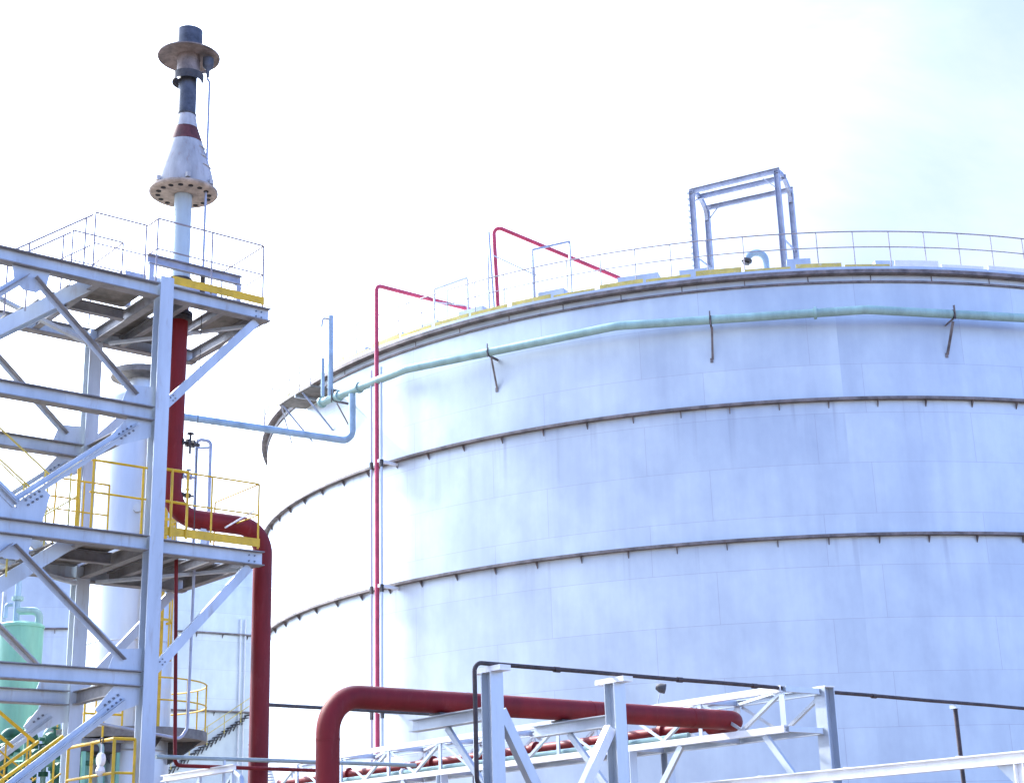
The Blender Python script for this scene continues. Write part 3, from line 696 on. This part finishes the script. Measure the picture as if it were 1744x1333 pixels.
MB().tube([W(2.84, FV, 8.0) + Vec((-.05, 0, 0)), W(2.84, FV, 8.0)], .192, 20).build('weld_ring', 'red_oxide', rp)
MB().bar(W(1.75, .55, 8.35), W(2.35, .5, 8.75), .05, .03).build('stay_bar', 'white_paint', rp)

# pale blue pipe loop seen behind the middle platform
lp = thing('pipe_loop', Vec((-8.2, 38.6, 0)), 'slim pale blue upright pipe loop rising behind the middle platform', 'pipe')
la_, lb_ = Vec((-8.22, 38.6, 0)), Vec((-7.86, 38.62, 0))
MB().tube(fillet([la_ + Z * 10.1 - Vec((.6, 1.2, 0)), la_ + Z * 10.1, la_ + Z * 13.0, lb_ + Z * 12.92, lb_ + Z * 10.0, lb_ + Z * 10.0 - Vec((.7, 1.5, 0))], .12), .048, 10).build('pipe_run', 'gantry_steel', lp)
for z in (12.75, 10.9): MB().bar(la_ + Z * z, lb_ + Z * z, .03, .06).build('tie_bar', 'gantry_steel', lp)
# small service pipes at the right of the tower
dr = thing('service_pipe', W(.75, .5, 0), 'thin dark red pipe dropping from the middle platform and turning right along the pipe rack', 'pipe')
p0 = W(.72, .5, 7.7); p1 = W(.85, .5, 3.9)
MB().tube(fillet([p0, p1, p1 + U * 3.1 - Z * .02], .12), .035, 10).build('pipe_run', 'red_oxide', dr)
gr = thing('service_pipe', W(1.33, 1, 0), 'thin grey pipe hooked to the left under the middle platform', 'pipe')
MB().tube(fillet([W(1.36, 1, 7.68), W(1.33, 1, 4.62), W(1.2, 1, 4.42), W(-.6, 1, 4.66)], .15), .028, 10).build('pipe_run', 'gantry_steel', gr)
hg = thing('service_pipe', W(-.4, -.9, 3.9), 'grey green horizontal pipe crossing in front of both dark red pipes low in the picture', 'pipe')
hp = W(.35, .25, 4.02)
MB().tube([hp + U * .0, hp + U * 5.6 - Z * .01], .038, 12).build('pipe_run', 'grey_green', hg)
MB().tube([hp + U * 1.35, hp + U * 1.35 - Z * 4.0], .03, 8).build('prop', 'galvanised', hg)

# ------------------------------------------------------------------ pipe rack in the right foreground
RV = -6.11
rk = thing('pipe_rack', W(2.85, RV, 0), 'pale grey pipe rack of two braced steel posts carrying the thick red pipe', 'pipe rack')
for u, zt in ((2.85, 4.86), (5.46, 4.84)):
    p = MB().ibeam(W(u, RV, 0), W(u, RV, zt), .25, .25, up=V, tf=.02, tw=.014).build('post', 'galvanised', rk)
    MB().bar(W(u, RV - .34, zt + .045), W(u, RV + .36, zt + .045), .22, .085).build('crossarm', 'white_paint', rk)
    b = MB().ibeam(W(u, RV + .127, 4.24), W(u, -4.0, 4.24), .2, .2).build('pipe_beam', 'galvanised', rk)
    MB().channel(W(u, RV + .13, 3.0), W(u, -4.9, 4.13), .1, .05, Z, U).build('knee_brace', 'galvanised', rk)
    MB().ubox(u - .12, u + .12, -4.9, -4.6, 4.342, 4.37).build('pipe_saddle', 'dark_steel', rk)
for a, b in (((2.99, 4.28), (4.05, 2.5)), ((5.32, 4.1), (4.25, 2.5))):
    MB().bar(W(a[0], RV, a[1]), W(b[0], RV, b[1]), .17, .14, up=V).build('brace', 'galvanised' if a[0] < 4 else 'white_paint', rk)
MB().ibeam(W(2.99, RV, 2.4), W(5.33, RV, 2.4), .2, .15).build('tie_beam', 'galvanised', rk)
rq = thing('gas_pipe', W(.75, -4.75, 0), 'thick dark red pipe rising into an elbow and lying along the grey pipe rack', 'pipe')
MB().tube(fillet([W(.70, -4.75, 0), W(.70, -4.75, 4.55), W(10.02, -4.75, 4.55), W(10.02, -3.9, 4.55)], .56, 12), .183, 24).build('pipe_run', 'red_oxide', rq)
MB().tube([W(10.02, -3.9, 4.55), W(10.02, 12.2, 4.55)], .10, 14).build('branch_run', 'red_oxide', rq)
MB().tube([W(.70, -4.75, 3.86), W(.70, -4.75, 3.90)], .188, 24).build('weld_ring', 'red_oxide', rq)
for u in (3.4, 6.1, 8.6): MB().tube([W(u, -4.75, 4.55), W(u + .025, -4.75, 4.55)], .187, 24).build('weld_ring', 'red_oxide', rq)
for k, v in enumerate((-2.6, 1.4, 5.2, 8.8)): MB().lathe(W(10.02, v, 4.55), [(.16, -.05), (.16, .05)], 16, axis=V).build('flange', 'red_oxide', rq)
bk_ = thing('water_pipe', W(2.45, RV, 0), 'thin rusty black pipe bent over the tops of the pipe rack posts', 'pipe')
MB().tube(fillet([W(6, RV - .05, 3.1), W(2.47, RV - .05, 3.12), W(2.47, RV - .05, 4.99), W(2.85, RV - .05, 4.99)], .14, 7) + [W(u, RV - .05, 4.99 + .004 * math.sin(u * 1.7)) for u in range(4, 26)], .036, 12).build('pipe_run', 'rust_black', bk_)
for u in (4.1, 6.9, 8.8, 12.2): MB().tube([W(u, RV - .05, 4.985), W(u + .12, RV - .05, 4.985)], .047, 12).build('coupling', 'rust_black', bk_)
sp = thing('support_post', W(14.86, RV - .05, 0), 'slim rusty grey upright under the thin black pipe at the far right', 'post')
MB().tube([W(14.86, RV - .05, 0), W(14.86, RV - .05, 4.86)], .045, 12).build('post', 'rust_black', sp)
MB().ubox(14.78, 14.94, RV - .13, RV + .03, 4.862, 4.935).build('cap_plate', 'galvanised', sp)

# ------------------------------------------------------------------ truss bridge
tr = thing('truss_bridge', W(10.05, -6.2, 0), 'white grey steel truss bridge carrying pipes away to the left behind the thick red pipe', 'truss bridge')
UA, UB, ZB, ZTp = 9.5, 10.62, 4.25, 4.97
V0, V1 = -6.22, 12.6
nb = 9; st = (V1 - V0) / nb
for u in (UA, UB):
    s_ = V
    for z in (ZB, ZTp):
        MB().channel(W(u, V0, z), W(u, V1, z), .12, .08, Z, U * (1 if u == UA else -1)).build('chord', 'white_paint' if u == UA else 'galvanised', tr)
    for k in range(nb + 1):
        v = V0 + st * k
        MB().angle(W(u + .012 * (1 if u == UA else -1), v, ZB + .062), W(u + .012 * (1 if u == UA else -1), v, ZTp - .062), .09 if k else .13, U).build('vertical', 'galvanised', tr)
        if k < nb:
            w = v + st
            MB().angle(W(u + .03, v + .06, ZTp - .07) , W(u + .03, v + st / 2, ZB + .07), .06, U).build('diagonal', 'galvanised', tr)
            MB().angle(W(u + .03, v + st / 2, ZB + .07), W(u + .03, w - .06, ZTp - .07), .06, U).build('diagonal', 'galvanised', tr)
for k in range(nb + 1):
    v = V0 + st * k
    for z in (ZB, ZTp): MB().bar(W(UA + .09, v, z), W(UB - .09, v, z), .09, .10).build('cross_member', 'galvanised', tr)
    if k < nb: MB().bar(W(UA + .1, v + .1, ZTp - .03), W(UB - .1, v + st - .1, ZTp - .03), .05, .05).build('plan_brace', 'galvanised', tr)
MB().ibeam(W(UB + .12, V0 + .02, 0), W(UB + .12, V0 + .02, 5.05), .28, .26, up=U, tf=.02).build('column', 'galvanised', tr)
MB().ubox(UB - .02, UB + .26, V0 - .13, V0 + .17, 5.052, 5.075).build('cap_plate', 'white_paint', tr)
for v in (-2.1, 4.2, 12.4):
    for u in (UA + .04, UB - .02):
        MB().ibeam(W(u, v, 0), W(u, v, ZB - .063), .2, .2, up=V).build('leg', 'galvanised', tr)
for a, b in (((-3.55, 4.18), (-2.2, 2.6)), ((-5.7, 4.18), (-6.9, 2.7)), ((2.6, 4.18), (4.1, 2.6)), ((5.8, 4.18), (4.3, 2.6))):
    MB().channel(W(UA + .03, a[0], a[1]), W(UA + .03, b[0], b[1]), .12, .06, V, U).build('knee_brace', 'galvanised', tr)
for u, r, m, z, lab in ((9.72, .055, 'green_pipe', 4.38, 'thin sea green pipe lying along the bottom of the truss bridge'), (10.38, .06, 'fire_red', 4.40, 'bright red pipe running inside the truss bridge')):
    t = thing('rack_pipe', W(u, -3, z), lab, 'pipe')
    MB().tube([W(u, -3.6 if r < .06 else -2, z), W(u, 12.3, z)], r, 12).build('pipe_run', m, t)
    for v in (-1, 2.3, 6, 9.5): MB().lathe(W(u, v, z), [(r * 1.7, -.04), (r * 1.7, .04)], 14, axis=V).build('flange', 'white_paint' if r < .06 else m, t)
fd = thing('floodlight', W(10.3, -2.2, 5.05), 'small dark floodlight on a thin rod above the truss bridge', 'floodlight')
MB().tube([W(10.3, -2.15, 5.03), W(10.3, -2.3, 5.40)], .011, 6).build('rod', 'galvanised', fd)
MB().lathe(W(10.3, -2.32, 5.47), [(.05, -.1), (.10, -.02), (.105, .09), (.09, .10)], 14, axis=(U * .5 - V * .6 - Z * .2)).build('lamp_housing', 'dark_steel', fd)
# near white beam at the lower right
wb = thing('beam_frame', W(7.5, -12.2, 0), 'nearest white steel beam slanting across the lower right on a short post', 'beam')
MB().ibeam(W(7.5, -15.2, 3.2), W(7.5, -1.8, 3.2), .17, .16).build('beam', 'white_paint', wb)
for v in (-12.3, -6.5):
    MB().ibeam(W(7.5, v, 0), W(7.5, v, 3.11), .16, .16, up=V).build('leg', 'white_paint', wb)
    MB().plate([W(7.5, v + .09, 3.11), W(7.5, v + .4, 3.11), W(7.5, v + .09, 2.8)], U, .015).build('gusset_plate', 'galvanised', wb)
for v in (-7.9, -3.6): MB().channel(W(7.5, v, 3.1), W(7.5, v + .9, 2.0), .1, .05, V, U).build('knee_brace', 'galvanised', wb)
for v in (-13.5, -11.3, -9.2, -7.4): MB().ubox(7.42, 7.58, v, v + .03, 3.287, 3.30).build('lap_plate', 'white_paint', wb)

# low frame behind the tower's foot
lf = thing('low_frame', W(1.5, .2, 0), 'low white beam on thin braced legs left of the tall dark red pipe', 'frame')
MB().ibeam(W(1.6, -.35, 3.82), W(1.6, 2.4, 3.82), .12, .12).build('beam', 'white_paint', lf)
for v in (-.2, 1.0, 2.3):
    MB().angle(W(1.6, v, 0), W(1.6, v, 3.755), .07, U).build('leg', 'galvanised', lf)
for v in (-.15, 1.05): MB().angle(W(1.62, v, 3.7), W(1.62, v + 1.1, 2.7), .05, U).build('brace', 'galvanised', lf)
MB().tube(fillet([W(1.6, -.35, 3.74), W(1.6, -.55, 3.62), W(1.6, -.62, 3.3)], .1), .05, 10).build('drain_elbow', 'galvanised', lf)

# ------------------------------------------------------------------ process vessel behind the tower
VC = Vec((-9.25, 36.8, 0)); VR = 1.0
vs = thing('process_vessel', VC, 'tall silver process column with domed top standing close behind the steel tower', 'vessel')
prof = [(VR, 0), (VR, 13.35)] + [(VR * math.cos(R_(a)), 13.35 + .42 * math.sin(R_(a))) for a in range(9, 90, 9)] + [(.02, 13.77)]
MB().lathe(VC, prof, 48).build('shell', 'vessel_clad', vs)
MB().lathe(VC, [(.32, 13.6), (.32, 14.02)], 24).build('nozzle', 'vessel_clad', vs)
MB().lathe(VC, [(.62, 14.02), (.78, 14.06), (.78, 14.22)], 28).build('cover_plate', 'deck_plate', vs)
for z in (4.9, 7.4, 9.9, 12.4): MB().lathe(VC, [(VR + .002, z - .02), (VR + .012, z), (VR + .002, z + .02)], 48, caps=(False, False)).build('cladding_band', 'vessel_clad', vs)
MB().lathe(VC, [(VR + .02, 5.12), (VR + .86, 5.12), (VR + .86, 5.34), (VR + .02, 5.34)], 40, closed_prof=True).build('platform', 'deck_plate', vs)
for k in range(8):
    a = k * math.pi / 4; d = U * math.cos(a) + V * math.sin(a)
    MB().plate([VC + d * (VR + .01) + Z * 5.11, VC + d * (VR + .82) + Z * 5.11, VC + d * (VR + .01) + Z * 4.6], d.cross(Z), .02).build('platform_bracket', 'dark_steel', vs)
pr = MB()
for h in (1.1, .6): pr.tube([VC + (U * math.cos(a * .1) + V * math.sin(a * .1)) * (VR + .82) + Z * (5.34 + h) for a in range(-30, 19)], .02, 8)
pr = pr.build('platform_rail', 'yellow_paint', vs)
for a in range(-30, 19, 6): 
    p = VC + (U * math.cos(a * .1) + V * math.sin(a * .1)) * (VR + .82)
    MB().tube([p + Z * 5.34, p + Z * 6.44], .02, 8).build('rail_post', 'yellow_paint', pr)
ld = Vec((.60, -.80, 0)).normalized(); lt = Vec((.80, .60, 0)); lc = VC + ld * (VR + .22)
lad = MB()
for s_ in (-1, 1): lad.bar(lc + lt * .24 * s_ + Z * 5.35, lc + lt * .24 * s_ + Z * 13.2, .07, .035, up=ld)
lad = lad.build('caged_ladder', 'yellow_paint', vs)
rg = MB()
for k in range(25): rg.tube([lc - lt * .22 + Z * (5.6 + .3 * k), lc + lt * .22 + Z * (5.6 + .3 * k)], .013, 6)
rg.build('rungs', 'yellow_paint', lad)
for z in (6.9, 7.75, 8.9, 10.1, 11.3, 12.5):
    hoop = [lc + lt * .36 * math.cos(R_(a)) + ld * (.36 * math.sin(R_(a)) + .25) + Z * z for a in range(-30, 211, 20)]
    m = MB()
    for p, q in zip(hoop, hoop[1:]): m.bar(p, q, .012, .06)
    m.build('cage_hoop', 'yellow_paint', lad)
for a in (10, 60, 120, 170):
    p = lc + lt * .35 * math.cos(R_(a)) + ld * (.35 * math.sin(R_(a)) + .25)
    MB().bar(p + Z * 6.85, p + Z * 13.0, .04, .01, up=ld).build('cage_bar', 'yellow_paint', lad)
for z, a in ((8.6, .3), (6.0, -.25), (10.5, -.4)):
    d = (ld + lt * a).normalized(); MB().lathe(VC + d * (VR + .06) + Z * z, [(.10, -.08), (.10, .04)], 16, axis=d).build('nozzle', 'vessel_clad', vs)

# ------------------------------------------------------------------ green vessel and its pipework
GC = Vec((-12.2, 37.8, 0))
gvz = thing('green_vessel', GC, 'mint green cylindrical vessel with turquoise pipes on its lid at the far left', 'vessel')
MB().lathe(GC, [(.52, 3.4), (.54, 3.4), (.54, 8.05), (.56, 8.05), (.56, 8.12), (.50, 8.16), (.2, 8.22), (.02, 8.23)], 40).build('shell', 'vessel_green', gvz)
MB().lathe(GC, [(.54, 3.4), (.40, 2.9), (.14, 2.5)], 32).build('cone_bottom', 'dark_green', gvz)
MB().lathe(GC, [(.545, 5.3), (.565, 5.32), (.565, 5.42), (.545, 5.44)], 40, caps=(False, False)).build('band', 'dark_green', gvz)
for k in range(4):
    a = k * math.pi / 2 + .5; d = U * math.cos(a) + V * math.sin(a)
    MB().bar(GC + d * .56, GC + d * .56 + Z * 3.9, .1, .1, up=d).build('leg', 'vessel_green', gvz)
a = GC + Vec((-.10, -.1, 0))
MB().tube([a + Z * 8.15, a + Z * 10.6], .075, 14).build('inlet_pipe', 'blue_pipe', gvz)
MB().lathe(a + Z * 8.78, [(.14, -.045), (.14, .045)], 18).build('flange', 'green_pipe', gvz)
MB().tube(fillet([a + Z * 8.48, a + Z * 8.48 + Vec((.53, .1, .0)), a + Vec((.53, .1, 8.12))], .3, 9), .095, 14).build('outlet_bend', 'green_pipe', gvz)
MB().tube(fillet([a + Z * 8.62 - Vec((.07, .1, 0)), a + Z * 8.62 - Vec((.22, .15, 0)), a + Z * 8.3 - Vec((.22, .15, 0))], .08), .05, 10).build('side_elbow', 'blue_pipe', gvz)
MB().bar(a - Vec((.33, 0, 0)) + Z * 3, a - Vec((.33, 0, 0)) + Z * 9.4, .09, .07, up=V).build('stand_pipe', 'gantry_steel', gvz)
random.seed(3)
pw = thing('process_pipework', Vec((-10.6, 35.5, 0)), 'tangle of dark green pipes and valves behind the yellow stairs at the lower left', 'pipework')
PB = Vec((-10.6, 35.2, 0))
for dx, dy, z, r, m in ((.95, -.2, 5.0, .07, 'vessel_green'), (1.3, -.3, 5.0, .06, 'green_pipe'), (.2, .3, 4.9, .1, 'dark_green'), (-.5, .2, 5.6, .09, 'vessel_green'), (-1.0, .1, 5.3, .12, 'dark_green'), (-.2, .5, 5.4, .06, 'green_pipe')):
    p = PB + Vec((dx, dy, 0)); q = p + U * random.uniform(.3, .9) * (1 if dx < .5 else -1)
    MB().tube(fillet([p, p + Z * z, q + Z * z, q + Z * 2], .16), r, 12).build('pipe_run', m, pw)
    for zz in (z - .45, z - 1.0): MB().lathe(p + Z * zz, [(r * 1.8, -.05), (r * 1.8, .05)], 14).build('flange', 'dark_green', pw)
for dx, z in ((-.9, 4.9), (-.2, 4.75), (.35, 4.45), (-.5, 4.35), (.1, 5.1)):
    p = PB + Vec((dx, -.15, z)); valve(p, U, 'dark_green', pw, 1.25)
    MB().lathe(p, [(.02, -.16), (.13, -.1), (.16, 0), (.13, .1), (.02, .16)], 14, axis=V).build('valve_body', 'dark_green', pw)
for z in (3.9, 4.6): MB().tube([PB + Vec((-1.6, .4, z)), PB + Vec((1.2, .2, z + .05))], .09, 12).build('header_pipe', 'vessel_green', pw)
ms = thing('pipe_stand', Vec((-9.5, 36.0, 0)), 'brown plated service deck with dark edge low behind the yellow railed landing', 'platform')
MB().box(Vec((-9.55, 35.2, 5.02)), U, V, Z, 1.0, .9, .08).build('deck', 'deck_plate', ms)
MB().box(Vec((-9.55, 35.2, 4.88)), U, V, Z, .9, .8, .18).build('deck_frame', 'dark_steel', ms)
for sx, sy in ((-1, -1), (1, -1), (-1, 1), (1, 1)): MB().bar(Vec((-9.55, 35.2, 0)) + U * .4 * sx + V * .36 * sy, Vec((-9.55, 35.2, 4.78)) + U * .4 * sx + V * .36 * sy, .08, .08, up=V).build('leg', 'vessel_green', ms)
ms_r = MB()
for z in (6.1, 5.6): ms_r.tube([Vec((-9.55, 35.2, z)) + U * .45 * a_ + V * .4 * b_ for a_, b_ in ((-1, 1), (-1, -1), (1, -1))], .025, 8)
for a_, b_ in ((-1, 1), (-1, -1), (0, -1), (1, -1)): ms_r.tube([Vec((-9.55, 35.2, 5.06)) + U * .45 * a_ + V * .4 * b_, Vec((-9.55, 35.2, 6.1)) + U * .45 * a_ + V * .4 * b_], .025, 8)
ms_r.build('guard_rail', 'yellow_paint', ms)

hb = thing('pulley_block', W(-.72, .16, 4.2), 'small white pulley block hanging from the yellow rail of the lowest landing', 'pulley')
hp_ = W(-.72, .16, 0)
MB().tube([hp_ + Z * 4.25 + (V * math.cos(k * .524) + Z * math.sin(k * .524)) * .05 for k in range(12)], .012, 8, closed=True).build('hook', 'dark_steel', hb)
MB().tube([hp_ + Z * 4.2, hp_ + Z * 4.05], .014, 8).build('shank', 'white_paint', hb)
MB().lathe(hp_ + Z * 3.93, [(.02, -.045), (.11, -.04), (.125, 0), (.11, .04), (.02, .045)], 24, axis=U).build('sheave', 'white_paint', hb)
MB().lathe(hp_ + Z * 3.74, [(.015, .1), (.06, .07), (.085, 0), (.06, -.06), (.015, -.09)], 18).build('weight', 'white_paint', hb)

# stair on the far tank
for k in range(25):
    f = k / 24; d_ = 21 + 17 * f; z = 8.0 + 5.1 * f
    MB().ring(TC2, d_ - .32, d_ + .32, TR + .06, TR + .95, z, z + .05, 1).build('stair_tread', 'dark_steel', t2)
    if k % 1 == 0:
        MB().bar(tk(d_ + .1, TR + .05, z, TC2), tk(d_ - .5, TR + .05, z - .55, TC2), .05, .06).build('tread_bracket', 'dark_steel', t2)
m = MB()
for h in (1.2, .7): m.tube([tk(21 + 17 * k / 20, TR + .93, 8.0 + 5.1 * k / 20 + h, TC2) for k in range(21)], .03, 6)
m = m.build('stair_rail', 'pale_yellow', t2)
for k in range(0, 21, 3): MB().tube([tk(21 + 17 * k / 20, TR + .93, 8.0 + 5.1 * k / 20, TC2), tk(21 + 17 * k / 20, TR + .93, 9.2 + 5.1 * k / 20, TC2)], .028, 6).build('rail_post', 'pale_yellow', m)
for d_ in (36.8, 37.6): MB().tube([tk(d_, TR + .15, 5, TC2), tk(d_, TR + .15, 19.5, TC2)], .05, 6).build('downpipe', 'white_paint', t2)

cp = thing('service_pipe', W(LU0, 2, 0), 'thin dark pipe crossing the white tank between the tall red pipe and the elbow', 'pipe')
MB().tube([W(LU0, 2, LZ), W(LU1, 2, LZ)], .038, 10).build('pipe_run', 'dark_steel', cp)
for u in (LU0 + .12, LU1 - .3): MB().tube([W(u, 2, 0), W(u, 2, LZ - .04)], .03, 8).build('prop', 'galvanised', cp)

for o in list(bpy.data.objects):
    if '_o' in o: del o['_o']
